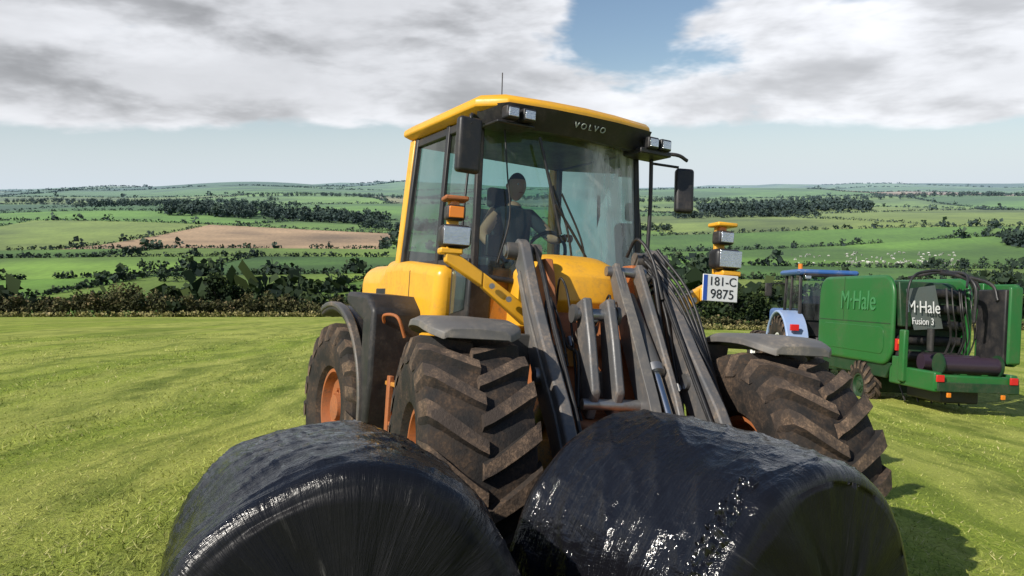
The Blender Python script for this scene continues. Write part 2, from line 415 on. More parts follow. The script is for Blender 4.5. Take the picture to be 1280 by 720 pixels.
wood(250,330,480,500,14,5,8); wood(-190,-150,420,430,6,5,8); wood(330,470,620,640,22,5,9); wood(-240,-200,450,520,7,5,9)
W=np.array(W); C=np.column_stack([W[:,0],W[:,1],hgt(W[:,0],W[:,1])+W[:,2]*.5])
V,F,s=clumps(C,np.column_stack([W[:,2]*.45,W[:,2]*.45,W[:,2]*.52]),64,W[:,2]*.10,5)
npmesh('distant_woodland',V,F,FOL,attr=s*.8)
HC=[];HR=[]
for x in np.arange(-75,85,.42):
    big=.5+.5*math.sin(x*.31+1)*math.sin(x*.13+.4)
    hgt_=(1.2+1.9*big+random.uniform(-.5,.6))*(1 if x<-6 else .55)
    for k in range(3 if x<-6 else 2):
        yy=79+random.uniform(-1.4,1.2); r_=random.uniform(.45,.85)
        zz=gz(x,yy)+random.uniform(.15,.85)*hgt_
        HC.append((x+random.uniform(-.3,.3),yy,zz)); HR.append((r_,r_,max(.35,hgt_*.30)))
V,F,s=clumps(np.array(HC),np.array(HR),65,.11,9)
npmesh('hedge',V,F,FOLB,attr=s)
RC=[];RR=[]
for x in np.arange(-80,85,.35):
    yy=76.6+random.uniform(-.9,.5); RC.append((x,yy,gz(x,yy)+.25)); RR.append((.5,.4,.38*random.uniform(.5,1.3)))
V,F,s=clumps(np.array(RC),np.array(RR),30,.10,10)
npmesh('rough_grass',V,F,FOLR,attr=s)
def shrub(x,y,h,name='shrub',mat=FOL):
    z=gz(x,y); e=bpy.data.objects.new(name,None); link(e)
    tube('trunk',[(x,y,z-.2),(x+.05*h,y,z+h*.3),(x,y,z+h*.6)],.04*h,BLK,e,8,True,[.05*h,.03*h,.012*h])
    for k in range(4):
        a=k*1.6+x; tube('limb',[(x+.04*h,y,z+h*.25),(x+.2*h*math.cos(a),y+.2*h*math.sin(a),z+h*.6)],.02*h,BLK,e,6,False)
    C=[];R=[]
    for k in range(14):
        a=random.uniform(0,6.28); rr_=random.uniform(0,.34)*h; t=random.uniform(.22,.85)
        C.append((x+rr_*math.cos(a),y+rr_*math.sin(a),z+h*t)); q=random.uniform(.14,.24)*h; R.append((q,q,q*.85))
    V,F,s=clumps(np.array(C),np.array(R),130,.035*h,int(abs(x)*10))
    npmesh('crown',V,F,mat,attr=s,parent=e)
for (x,y,h) in [(-33.0,89,4.8),(-30.5,90,3.6),(-24.5,86,2.9),(-38,88,3.4),(-42.5,85,2.6),(26,92,4.6),(29.5,95,5.0),(22,90,3.8),(-14,95,3.6),(46,100,4.5),(62,98,4),(-18.5,84,2.4)]:
    shrub(x,y,h,'shrub',FOL if h>3 else FOLB)
# ------------------------------------------------------------------ cows
def cow_geo():
    V=[];F=[]
    def ring_chain(P,R):
        b=len(V); n=6
        for (p,(ry,rz)) in zip(P,R):
            for j in range(n):
                a=2*math.pi*j/n; V.append((p[0],p[1]+ry*math.cos(a),p[2]+rz*math.sin(a)))
        for i in range(len(P)-1):
            for j in range(n): F.append((b+i*n+j,b+i*n+(j+1)%n,b+(i+1)*n+(j+1)%n,b+(i+1)*n+j))
    def leg(P,R):
        b=len(V)
        for p,r_ in zip(P,R):
            for dx,dy in ((-1,-1),(1,-1),(1,1),(-1,1)): V.append((p[0]+dx*r_,p[1]+dy*r_,p[2]))
        for i in range(len(P)-1):
            for j in range(4): F.append((b+i*4+j,b+i*4+(j+1)%4,b+(i+1)*4+(j+1)%4,b+(i+1)*4+j))
    ring_chain([(-1.0,0,1.15),(-.95,0,1.1),(-.5,0,1.05),(0,0,.98),(.5,0,1.0),(.75,0,1.08),(1.0,0,.95),(1.2,0,.7),(1.3,0,.5),(1.42,0,.25),(1.45,0,.2)],
      [(.03,.03),(.22,.27),(.3,.36),(.34,.42),(.3,.42),(.2,.32),(.13,.2),(.11,.15),(.12,.14),(.07,.08),(.01,.01)])
    for s in (-.18,.18):
        leg([(-.75,s,.9),(-.62,s,.68),(-.85,s,.45),(-.78,s,.08),(-.74,s,0)],[.13,.09,.05,.045,.05])
        leg([(.55,s,.85),(.56,s,.48),(.55,s,.08),(.57,s,0)],[.1,.06,.045,.05])
    leg([(-1.02,0,1.2),(-1.08,0,.9),(-1.06,0,.5)],[.02,.015,.03])
    return np.array(V),np.array(F)
cv,cf=cow_geo(); cv=cv*1.15; VV=[];FFc=[];cc=[];b0=0
for k in range(130):
    y=random.uniform(640,815); x=y*random.uniform(.35,.56)
    if k%3==0: y=random.uniform(660,700); x=y*random.uniform(.42,.55)
    a=random.uniform(0,6.28); R=np.array([[math.cos(a),-math.sin(a),0],[math.sin(a),math.cos(a),0],[0,0,1]])
    v=cv@R.T+np.array([x,y,gz(x,y)+.05]); VV.append(v); FFc.append(cf+b0); b0+=len(v)
    patch=(np.sin(cv[:,0]*4+k)*np.cos(cv[:,2]*5+k*1.7)>(.1 if k%2 else -.6))
    cc.append(np.where(patch[:,None],np.array([[.70,.68,.64]]),np.array([[.04,.035,.03]])))
CM,nt,b,o=newmat('cow_hide'); at=N(nt,'ShaderNodeAttribute',attribute_name='fcol'); nt.links.new(at.outputs['Color'],b.inputs['Base Color']); b.inputs['Roughness'].default_value=.8
npmesh('cow_herd',np.concatenate(VV),np.concatenate(FFc),CM,colattr=np.concatenate(cc))
# ------------------------------------------------------------------ frames on the slope
def place(name,x,y,yaw,nrm=(.08,.13,1),dz=0.03,scale=(1,1,1)):
    n=Vector(nrm).normalized(); h=Vector((math.sin(yaw),-math.cos(yaw),0)); X=(h-n*h.dot(n)).normalized(); Y=n.cross(X)
    M=Matrix(((X.x,Y.x,n.x,x),(X.y,Y.y,n.y,y),(X.z,Y.z,n.z,gz(x,y)+dz),(0,0,0,1)))@Matrix.Diagonal((*scale,1))
    e=bpy.data.objects.new(name,None); link(e); e.matrix_world=M; return e
L=place('wheel_loader',.22,6.30,rad(29),nrm=(.06,.16,1),dz=-.11,scale=(1.04,1.04,1.04))
FR=bpy.data.objects.new('front_frame',None); link(FR,L); FR.rotation_euler=(0,0,rad(-14))
for s in (-1,1):
    wheel('rear_wheel',L,-1.55,s*1.02,.71,.76,.60,.34,ORA,19)
cyl('rear_axle',(-1.55,-.9,.74),(-1.55,.9,.74),.14,YELD,L)
box('chassis',-3.0,-.1,-.42,.42,.62,1.25,GRY,L,.03)
box('counterweight',-3.4,-2.7,-.60,.60,.85,1.40,GRY,L,.12,4)
box('engine_hood',-3.0,-1.22,-.60,.60,1.2,2.06,YEL,L,.20,5)
prism('hood_shoulder',[(-1.95,1.38),(-1.40,1.34),(-1.40,2.06),(-1.65,2.06),(-1.88,1.92),(-1.97,1.65)],-.80,.80,YEL,L,.12,6)
box('hood_side_vent',-1.85,-1.55,-.806,.806,1.50,1.80,BLK,L,.01)
prism('articulation_block',[(-.5,.5),(.2,.5),(.2,1.35),(-.5,1.35)],-.22,.22,GRY,L,.03)
for s in (-1,1):
    arc=[(-1.55+.875*math.cos(rad(a)),.74+.88*math.sin(rad(a))) for a in range(-8,116,8)]
    inn=[(-1.55+.825*math.cos(rad(a)),.74+.83*math.sin(rad(a))) for a in range(112,-10,-8)]
    prism('rear_fender',arc+inn,*sp2(s,.72,1.31),BLK,L,.015)
    prism('fender_flange',[(-1.55+.90*math.cos(rad(a)),.74+.91*math.sin(rad(a))) for a in range(-4,116,8)]+[(-1.55+.86*math.cos(rad(a)),.74+.865*math.sin(rad(a))) for a in range(112,-8,-8)],*sp2(s,1.25,1.325),GRY,L,.012)
    prism('mudguard_skirt',[(-.74,.52),(-.60,.52),(-.52,1.05),(-.52,1.60),(-.68,1.72),(-1.2,1.74),(-1.2,1.64),(-.76,1.5)],*sp2(s,.62,1.30),BLK,L,.035,3)
    for k,(z,x) in enumerate(((.42,-.22),(.72,-.26),(1.02,-.32))):
        box('step_tread',x-.16,x+.12,*sp2(s,.86,1.18),z,z+.035,ORA if k<2 else YELD,L,.008)
        box('step_nosing',x+.122,x+.132,*sp2(s,.86,1.18),z-.03,z+.05,YELD,L,.003)
    box('step_stringer',-.42,-.36,*sp2(s,1.15,1.19),.4,1.1,ORA,L,.008)
    box('step_stringer',-.42,-.36,*sp2(s,.84,.88),.4,1.3,ORA,L,.008)
    tube('grab_rail',[(-.53,s*1.20,1.50),(-.47,s*1.22,1.56),(-.3,s*1.18,1.55),(-.28,s*1.12,1.40)],.013,ORA,L)
    box('fuel_tank' if s<0 else 'battery_box',-.62,-.02,*sp2(s,.45,.82),.62,1.3,GRY,L,.05,3)
    prism('cab_side_panel',[(-1.42,1.36),(-.60,1.28),(-.36,1.34),(-.24,1.60),(-.22,1.97),(-1.0,2.03),(-1.42,2.02)],*sp2(s,.60,.90),YEL,L,.09,6)
    box('cab_side_seam',-.80,-.79,*sp2(s,.893,.903),1.40,1.94,BLK,L,.001)
    prism('lower_door_frame',[(-.22,1.42),(.10,1.52),(.12,1.98),(-.22,1.98)],*sp2(s,.60,.80),BLK,L,.02)
    prism('lower_door_glass',[(-.17,1.60),(.05,1.64),(.07,1.93),(-.17,1.93)],*sp2(s,.80,.806),GLT,L,0)
box('cab_floor',-1.3,.06,-.7,.7,1.40,1.50,BLK,L,.02)
box('cab_bulkhead',.02,.10,-.62,.62,1.40,1.97,YELD,L,.02)
def post(name,p0,p1,w,mat,parent,w2=None):
    w2=w2 or w; p0=Vector(p0);p1=Vector(p1); V=[]
    for p in (p0,p1):
        for dx,dy in ((-1,-1),(1,-1),(1,1),(-1,1)): V.append(p+Vector((dx*w/2,dy*w2/2,0)))
    return pyd(name,V,[(0,1,2,3),(4,5,6,7),(0,1,5,4),(1,2,6,5),(2,3,7,6),(3,0,4,7)],mat,parent,40,min(w,w2)*.2)
for s in (-1,1):
    post('front_pillar',(.11,s*.765,1.94),(.02,s*.735,3.0),.05,BLK,L,.05)
    post('middle_pillar',(-.48,s*.80,1.98),(-.50,s*.755,3.0),.06,BLK,L,.03)
    post('rear_pillar',(-1.28,s*.80,1.98),(-1.24,s*.74,3.0),.11,YEL,L,.07)
    post('rear_pillar_frame',(-1.19,s*.805,1.98),(-1.15,s*.745,3.0),.06,BLK,L,.05)
    box('window_sill',-1.2,.1,*sp2(s,.77,.81),1.96,2.02,BLK,L,.008)
    box('window_header',-1.2,.0,*sp2(s,.735,.765),2.93,2.99,BLK,L,.008)
    pyd('side_window',[(-1.17,s*.795,2.02),(.09,s*.765,2.02),(.01,s*.735,2.97),(-1.15,s*.74,2.97)],[(0,1,2,3)],GLT,L,0)
    tube('door_handle_rail',[(.02,s*.83,2.05),(.03,s*.84,2.3),(.0,s*.81,2.6)],.010,BLK,L)
pyd('rear_window',[(-1.26,-.76,2.1),(-1.26,.76,2.1),(-1.23,.72,2.95),(-1.23,-.72,2.95)],[(0,1,2,3)],GLT,L,0)
V=[];nu,nv=20,8
for a in range(nv+1):
    t=a/nv
    for q in range(nu+1):
        u=q/nu*2-1; z=1.90+1.08*t-(.05*(1-u*u))*(1-t)
        V.append((.12-.10*t+.17*(1-u*u),u*(.755-.025*t),z))
F=[(a*(nu+1)+q,a*(nu+1)+q+1,(a+1)*(nu+1)+q+1,(a+1)*(nu+1)+q) for a in range(nv) for q in range(nu)]
pyd('windscreen',V,F,GLS,L,60)
tube('windscreen_lower_seal',[V[i] for i in range(0,nu+1,2)],.022,BLK,L)
box('cab_cross_rail',-1.28,-1.2,-.76,.76,1.98,2.12,BLK,L,.02)
V=[];F=[]
def roofring(z,ins,front):
    pts=[(-1.42+ins,-.60),(-1.30+ins,-.84+ins),(.10,-.84+ins),(.30+front-ins,-.66),(.36+front-ins,-.3),(.38+front-ins,0),(.36+front-ins,.3),(.30+front-ins,.66),(.10,.84-ins),(-1.30+ins,.84-ins),(-1.42+ins,.60)]
    return [(x,y,z) for x,y in pts]
for r_ in [roofring(3.0,.05,-.03),roofring(3.03,0,0),roofring(3.07,0,0),roofring(3.105,.05,0),roofring(3.13,.22,0)]: V+=r_
k=11
for i in range(4):
    for j in range(k): F.append((i*k+j,i*k+(j+1)%k,(i+1)*k+(j+1)%k,(i+1)*k+j))
F.append(tuple(range(k))); F.append(tuple(range(4*k,5*k)))
pyd('cab_roof',V,F,YEL,L,50,.012)
vis=[(.10,-.80),(.325,-.665),(.375,-.3),(.385,0),(.375,.3),(.325,.665),(.10,.80)]
V=[(x,y,3.04) for x,y in vis]+[(x-.09,y*.985,2.90) for x,y in vis]+[(x-.16,y*.97,2.90) for x,y in vis]
n=7;F=[(i,i+1,n+i+1,n+i) for i in range(n-1)]+[(n+i,n+i+1,2*n+i+1,2*n+i) for i in range(n-1)]
pyd('roof_visor',V,F,BLK,L,50)
text('roof_lettering','V O L V O',.065,(.352,.04,2.97),(122,0,90),TXT,L)
box('headliner',-1.2,.08,-.72,.72,2.94,2.99,BLK,L,.01)
def lamp(x,y,z,w=.11,h=.085,par=L):
    box('work_light',x-.06,x+.03,y-w/2,y+w/2,z-h/2,z+h/2,BLK,par,.015,3)
    box('work_light_lens',x+.031,x+.036,y-w/2+.014,y+w/2-.014,z-h/2+.014,z+h/2-.014,LENS,par,.004)
for y in (-.66,-.52): lamp(.36,y,2.965)
for y in (.66,.79): lamp(.34,y,2.955)
box('light_bracket',.05,.33,.56,.88,2.88,2.92,BLK,L,.01)
box('light_bracket',.05,.33,-.76,-.44,2.895,2.915,BLK,L,.01)
tube('antenna',[(-.2,-.45,3.12),(-.2,-.46,3.38)],.005,BLK,L,6,False)
tube('mirror_arm',[(.10,-.78,2.93),(.24,-.92,2.93),(.27,-.94,2.86)],.014,BLK,L)
box('mirror',.20,.28,-1.03,-.84,2.55,2.91,BLK,L,.03,4)
tube('mirror_arm',[(.10,.80,2.93),(.24,1.0,2.93),(.25,1.12,2.90)],.014,BLK,L)
tube('mirror_arm',[(.12,.84,2.86),(.24,1.04,2.84)],.010,BLK,L,8,False)
box('mirror',.20,.28,1.03,1.19,2.50,2.84,BLK,L,.03,4,rot=(0,-6,-25))
tube('mirror_post',[(.13,.83,2.92),(.15,.83,2.5),(.15,.82,2.02)],.017,BLK,L)
tube('wiper_arm',[(.30,.0,1.93),(.33,-.10,2.25),(.27,-.22,2.55)],.009,BLK,L)
tube('wiper_blade',[(.27,-.36,2.86),(.30,-.26,2.55),(.33,-.16,2.22)],.012,BLK,L)
tube('wiper_arm',[(.31,.12,1.93),(.34,.02,2.2),(.31,-.16,2.5)],.008,BLK,L)
tube('wiper_blade',[(.33,-.22,2.42),(.335,-.02,2.2),(.32,.16,2.0)],.010,BLK,L)
tube('cable',[(.14,-.60,2.95),(.2,-.58,2.6),(.24,-.56,2.3),(.2,-.62,2.0)],.006,BLK,L)
box('seat_base',-.95,-.45,-.25,.25,1.75,1.92,SEATM,L,.05,3)
box('seat_pedestal',-.85,-.55,-.18,.18,1.50,1.76,BLK,L,.03)
box('seat_backrest',-1.02,-.90,-.24,.24,1.90,2.50,SEATM,L,.05,3,rot=(0,-6,0))
box('headrest',-1.02,-.94,-.12,.12,2.52,2.68,SEATM,L,.03,3)
for s in (-1,1): box('armrest_console',-.80,-.35,*sp2(s,.29,.42),1.95,2.08,BLK,L,.03,3)
box('dashboard',.0,.16,-.30,.30,1.90,2.04,BLK,L,.04,3)
cyl('steering_column',(.02,.0,1.5),(-.14,0,2.08),.04,BLK,L)
SW=[(-.14+.19*math.cos(a)*.42,.19*math.sin(a),2.10+.19*math.cos(a)*.9) for a in np.linspace(0,2*math.pi,25)]
tube('steering_wheel',SW,.015,BLK,L,8,False)
tube('steering_spoke',[(-.14,-.19,2.10),(-.14,.19,2.10)],.012,BLK,L,8,False)
box('display',-.02,.02,-.62,-.46,2.05,2.2,BLK,L,.01)
for ob in list(L.children):
    if ob.type=='MESH':
        for v in ob.data.vertices:
            if v.co.z>2.0: v.co.z=2.0+(v.co.z-2.0)*1.125
    elif ob.type=='FONT': ob.location.z=2.0+(ob.location.z-2.0)*1.125
# ---- operator
OP=bpy.data.objects.new('operator',None); link(OP,L); OP.location=(.10,-.04,.05)
J={'pel':((-.68,0,2.0),.15),'sp':((-.74,0,2.16),.14),'ch':((-.74,-.01,2.36),.165),'nk0':((-.72,-.01,2.49),.075),'nk':((-.70,-.01,2.56),.055),
'sR':((-.73,-.18,2.44),.075),'eR':((-.60,-.36,2.22),.05),'wR':((-.42,-.36,2.12),.033),'hR':((-.34,-.35,2.12),.036),
'sL':((-.72,.17,2.44),.075),'eL':((-.50,.27,2.24),.05),'wL':((-.26,.20,2.22),.033),'hL':((-.19,.185,2.22),.036),
'tR':((-.60,-.11,1.98),.095),'kR':((-.22,-.17,2.02),.065),'aR':((-.16,-.17,1.62),.045),'fR':((-.04,-.18,1.56),.04),
'tL':((-.60,.11,1.98),.095),'kL':((-.22,.17,2.02),.065),'aL':((-.16,.17,1.62),.045),'fL':((-.04,.18,1.56),.04)}
E=[('pel','sp'),('sp','ch'),('ch','nk0'),('nk0','nk'),('ch','sR'),('sR','eR'),('eR','wR'),('wR','hR'),('ch','sL'),('sL','eL'),('eL','wL'),('wL','hL'),('pel','tR'),('tR','kR'),('kR','aR'),('aR','fR'),('pel','tL'),('tL','kL'),('kL','aL'),('aL','fL')]
ks=list(J); me=bpy.data.meshes.new('body'); me.from_pydata([J[k][0] for k in ks],[(ks.index(a),ks.index(b)) for a,b in E],[])
bo=bpy.data.objects.new('body_src',me); COL.objects.link(bo)
sk=bo.modifiers.new('s','SKIN'); sub=bo.modifiers.new('u','SUBSURF'); sub.levels=2; sub.render_levels=2
for i,k_ in enumerate(ks):
    r_=J[k_][1]; dsk=me.skin_vertices[0].data[i]; dsk.radius=(r_,r_*.85) if k_ in('pel','sp','ch') else (r_,r_)
    dsk.use_root=(k_=='pel')
dg=bpy.context.evaluated_depsgraph_get(); dg.update()
me2=bpy.data.meshes.new_from_object(bo.evaluated_get(dg)); bpy.data.objects.remove(bo)
me2.name='body'
for m in (SHIRT,SKIN): me2.materials.append(m)
for p in me2.polygons:
    c=p.center; arm=(abs(c.y)>.215 and c.z>2.04) or (c.x>-.5 and c.z>2.10)
    p.material_index=1 if (arm or c.z>2.515) else 0; p.use_smooth=True
bo=bpy.data.objects.new('body',me2); link(bo,OP)
bm=bmesh.new(); bmesh.ops.create_uvsphere(bm,u_segments=28,v_segments=20,radius=1)
hc_=Vector((-.685,-.01,2.68))
for v in bm.verts:
    x,y,z=v.co
    w=.078*(1-.22*max(0,-z)**1.5); dpt=.098*(1-.10*max(0,-z))
    nx_=x*dpt; ny_=y*w; nz_=z*.122
    if x>.3:
        nx_+=.028*math.exp(-((y/.16)**2+((z+.12)/.22)**2))
        nx_-=.010*(math.exp(-(((abs(y)-.38)/.16)**2+((z-.08)/.13)**2)))
        nx_+=.006*math.exp(-((y/.3)**2+((z+.5)/.07)**2)); nx_+=.008*math.exp(-((y/.3)**2+((z+.8)/.12)**2))
    v.co=Vector((nx_,ny_,nz_))+hc_
me=bpy.data.meshes.new('head'); bm.to_mesh(me); bm.free(); me.materials.append(SKIN); me.materials.append(HAIR)
for p in me.polygons:
    c=p.center-hc_; p.use_smooth=True
    if c.z>.062 or (c.x<-.005 and c.z>-.05 and not(c.x>-.03 and c.z<.02)): p.material_index=1
ho=bpy.data.objects.new('head',me); link(ho,OP)
for s in (-1,1):
    tube('ear',[(-.69,-.01+s*.076,2.70),(-.70,-.01+s*.087,2.68),(-.69,-.01+s*.077,2.655)],.012,SKIN,OP,8)
    tube('eye',[(-.607,-.01+s*.031,2.69),(-.600,-.01+s*.031,2.69)],.009,WHT,OP,8,False); tube('pupil',[(-.6,-.01+s*.031,2.69),(-.5985,-.01+s*.031,2.69)],.005,INK,OP,8,False)
tube('mouth',[(-.594,-.035,2.62),(-.589,-.01,2.619),(-.594,.015,2.62)],.004,ORA,OP,6)
def hand(x,y,z,s):
    for k,(dy,ln) in enumerate(((-.028,.065),(-.010,.075),(.009,.072),(.027,.055))):
        tube('finger_%d'%(k+1),[(x+.02,y+dy,z+.015),(x+.02+ln*.5,y+dy*1.15,z+.016),(x+.02+ln*.78,y+dy*1.1,z-.012),(x+.015+ln*.6,y+dy,z-.035)],.009,SKIN,OP,8,True,[.010,.0095,.0085,.007])
    tube('thumb',[(x-.02,y+s*.025,z),(x+.02,y+s*.05,z-.005),(x+.045,y+s*.042,z-.025)],.010,SKIN,OP,8,True,[.012,.011,.008])
hand(-.33,-.35,2.12,1); hand(-.18,.185,2.225,-1)
# ---- front frame
for s in (-1,1):
    wheel('front_wheel',FR,1.55,s*1.04,.72,.76,.62,.34,ORA,19)
    V=[];F=[];n=12
    for i in range(n+1):
        u=i/n*2-1; x=1.43+u*.42; dz=-.06*abs(u)**3
        hw=.29*(1-abs(u)**6*.35)
        for (yy,zz) in ((-hw,-.055),(-hw*.98,-.015),(-hw*.8,.010),(0,.018),(hw*.8,.010),(hw*.98,-.015),(hw,-.055),(hw*.9,-.045),(-hw*.9,-.045)):
            V.append((x,s*1.02+yy,1.575+zz+dz))
    k=9
    for i in range(n):
        for j in range(k): F.append((i*k+j,i*k+(j+1)%k,(i+1)*k+(j+1)%k,(i+1)*k+j))
    F.append(tuple(range(k))); F.append(tuple(range(n*k,(n+1)*k)))
    pyd('front_fender',V,F,GRY2,FR,50,.006)
    prism('fender_bracket',[(1.0,1.1),(1.1,1.1),(1.2,1.50),(1.05,1.50)],*sp2(s,.5,.9),GRY,FR,.01)
    prism('lift_arm',[(.64,2.04),(.67,2.12),(.76,2.15),(.86,2.11),(1.12,1.80),(1.44,1.48),(1.82,1.14),(2.10,.82),(2.26,.42),(2.12,.36),(1.92,.66),(1.66,.92),(1.34,1.18),(1.10,1.46),(.84,1.88)],*sp2(s,.455,.53),ARM,FR,.012,2)
    prism('lift_arm_edge',[(.90,1.92),(1.10,1.70),(1.42,1.40),(1.80,1.07),(2.0,.84),(1.97,.80),(1.77,1.02),(1.39,1.35),(1.07,1.65),(.87,1.88)],*sp2(s,.53,.545),GRY2,FR,.004)
    cyl('arm_pivot_pin',(.76,s*.36,2.06),(.76,s*.60,2.06),.06,GRY,FR); cyl('arm_pin',(1.46,s*.43,1.26),(1.46,s*.57,1.26),.05,STEEL,FR)
    cyl('arm_pivot_cap',(.76,s*.60,2.06),(.76,s*.615,2.06),.04,STEEL,FR)
    prism('tower_plate',[(.25,.55),(1.25,.55),(1.34,.95),(1.12,1.35),(.94,1.88),(.86,2.02),(.70,2.02),(.60,1.90),(.45,1.4),(.25,1.2)],*sp2(s,.29,.35),ORA,FR,.012)
    cyl('lift_cylinder',(.95,s*.395,.85),(1.28,s*.395,1.10),.055,GRY,FR); cyl('lift_rod',(1.28,s*.395,1.10),(1.44,s*.395,1.22),.03,CHR,FR)
    V0=[Vector((.86,s*.48,1.62)),Vector((.90,s*.80,1.84)),Vector((.93,s*1.06,1.99))]
    for i in range(2):
        a,b_=V0[i],V0[i+1]; w=.07-.02*i; w2=.05
        V=[a+Vector((-.05,0,-w)),a+Vector((.05,0,-w)),a+Vector((.05,0,w)),a+Vector((-.05,0,w)),b_+Vector((-.045,0,-w2)),b_+Vector((.045,0,-w2)),b_+Vector((.045,0,w2)),b_+Vector((-.045,0,w2))]
        pyd('headlight_beam',V,[(0,1,2,3),(4,5,6,7),(0,1,5,4),(1,2,6,5),(2,3,7,6),(3,0,4,7)],YEL,FR,40,.01)
    cyl('beam_bolt',(.96,s*.62,1.72),(.975,s*.62,1.72),.02,STEEL,FR,8); cyl('beam_bolt',(.96,s*.74,1.80),(.975,s*.74,1.80),.02,STEEL,FR,8)
    box('headlight_foot',.86,.98,*sp2(s,.95,1.10),1.99,2.03,YEL,FR,.01)
    box('headlight',.84,.99,s*1.0-.105,s*1.0+.105,2.035,2.185,BLK,FR,.04,5)
    box('headlight_lens',.990,1.0,s*1.0-.087,s*1.0+.087,2.05,2.17,LENS,FR,.03,4)
    box('headlight_post',.80,.84,s*1.0-.04,s*1.0+.04,2.0,2.38,YEL,FR,.01)
    box('indicator_housing',.82,.93,s*1.0-.065,s*1.0+.065,2.22,2.32,BLK,FR,.02,3)
    box('indicator',.931,.942,s*1.0-.05,s*1.0+.05,2.232,2.308,AMB if s<0 else LENS,FR,.01)
    box('indicator_cap',.78,.94,s*1.0-.08,s*1.0+.08,2.35,2.38,ORA if s<0 else YEL,FR,.01)
    cyl('side_repeater',(.86,s*1.0,2.32),(.86,s*1.0,2.35),.03,AMB,FR,12)
cyl('front_axle',(1.55,-.9,.74),(1.55,.9,.74),.15,YELD,FR)
box('front_chassis',.2,1.9,-.34,.34,.5,1.0,ORA,FR,.03)
prism('tower_centre',[(.3,.9),(1.15,.9),(1.06,1.45),(.90,1.66),(.4,1.6)],-.28,.28,ORA,FR,.03)
V=[];F=[];nu=16
prof=[(.16,1.50),(.66,1.55),(.80,1.74),(.78,1.92),(.64,2.03),(.40,2.09),(.16,2.11)]
for q in range(nu+1):
    u=q/nu*2-1; w=(1-abs(u)**4)
    for (x,z) in prof: V.append((.16+(x-.16)*(.55+.45*w),u*.42,1.50+(z-1.50)*(.76+.24*w)))
k=len(prof)
for q in range(nu):
    for j in range(k-1): F.append((q*k+j,q*k+j+1,(q+1)*k+j+1,(q+1)*k+j))
F.append(tuple(range(k))); F.append(tuple(range(nu*k,(nu+1)*k)))
pyd('cowl',V,F,YEL,FR,50,.01)
for y in (.14,.31):
    prism('tilt_link',[(.86,1.98),(.97,2.02),(1.30,1.60),(1.62,1.18),(1.86,.80),(1.78,.72),(1.50,1.02),(1.16,1.46)],y-.022,y+.022,ARM,FR,.01)
prism('tilt_link_face',[(1.00,1.95),(1.30,1.585),(1.62,1.165),(1.85,.81),(1.86,.82),(1.63,1.18),(1.31,1.60),(1.01,1.96)],.105,.175,GRY2,FR,.003)
prism('bell_crank',[(1.16,1.72),(1.30,1.76),(1.42,1.50),(1.54,1.18),(1.46,1.00),(1.34,1.04),(1.26,1.35)],-.22,-.16,ARM,FR,.015)
prism('bell_crank',[(1.16,1.72),(1.30,1.76),(1.42,1.50),(1.54,1.18),(1.46,1.00),(1.34,1.04),(1.26,1.35)],-.06,-.00,ARM,FR,.015)
cyl('tilt_cylinder',(.78,-.11,1.30),(1.14,-.11,1.56),.065,GRY,FR); cyl('tilt_rod',(1.14,-.11,1.56),(1.24,-.11,1.63),.032,CHR,FR)
cyl('tilt_cylinder',(.98,.225,1.78),(1.46,.225,1.32),.052,GRY,FR); cyl('tilt_cylinder_gland',(1.44,.225,1.34),(1.48,.225,1.30),.06,STEEL,FR); cyl('tilt_rod',(1.48,.225,1.30),(1.8,.225,.92),.028,CHR,FR)
cyl('linkage_pin',(1.24,-.26,1.65),(1.24,.04,1.65),.04,STEEL,FR); cyl('linkage_pin',(1.48,-.26,1.10),(1.48,.38,1.10),.035,STEEL,FR); cyl('linkage_pin',(.92,.08,1.96),(.92,.37,1.96),.035,STEEL,FR)
for y in (-.26,.04): cyl('pin_cap',(1.24,y-.012,1.65),(1.24,y+.012,1.65),.06,GRY,FR)
cyl('arm_cross_tube',(1.86,-.45,.80),(1.86,.45,.80),.08,ARM,FR)
box('coupler_frame',2.10,2.24,-.62,.62,.22,.42,GRY,FR,.03)
box('valve_block',1.0,1.12,-.10,.10,1.10,1.28,GRY,FR,.01); box('valve_block',1.05,1.14,-.28,-.14,1.30,1.42,YELD,FR,.01)
for i in range(13):
    y=random.choice((random.uniform(-.40,-.26),random.uniform(.0,.10),random.uniform(.34,.43),random.uniform(.34,.43))); y2=y+random.uniform(-.06,.06); o_=random.uniform(.0,.10)
    x0=random.uniform(.86,.98); top=random.uniform(1.45,1.85)
    tube('hydraulic_hose',[(x0,y*.9,top-.12),(x0+.14,y,top+.05+o_*.6),(1.10+o_,y2,top-.08),(1.22+o_,y2+.03,random.uniform(1.28,1.40)),(1.36+o_,y2,random.uniform(1.0,1.2)),(1.6+o_,y*.9,random.uniform(.75,.95))][:random.choice((4,5,6))],random.choice((.008,.011,.014)),RUBH,FR,8)
for s in (-1,1):
    for k in range(2):
        tube('arm_hose',[(.80,s*.41,2.08+.02*k),(1.02,s*.42,1.92+.03*k),(1.35,s*(.425),1.55+.03*k),(1.7,s*.42,1.18+.03*k),(1.98,s*.42,.9)],.012,RUBH,FR,8)
for k in range(9):
    y=-.3+.08*k; cyl('hose_fitting',(1.06+.02*(k%3),y,1.44+.05*(k%4)),(1.12+.02*(k%3),y,1.38+.05*(k%4)),.020,STEEL if k%2 else YELD,FR,8)
tube('copper_pipe',[(1.0,-.36,1.72),(1.14,-.37,1.58),(1.19,-.34,1.3),(1.15,-.28,1.1)],.012,ORA,FR); tube('copper_pipe',[(.98,-.32,1.72),(1.10,-.33,1.58),(1.17,-.30,1.3)],.012,ORA,FR)
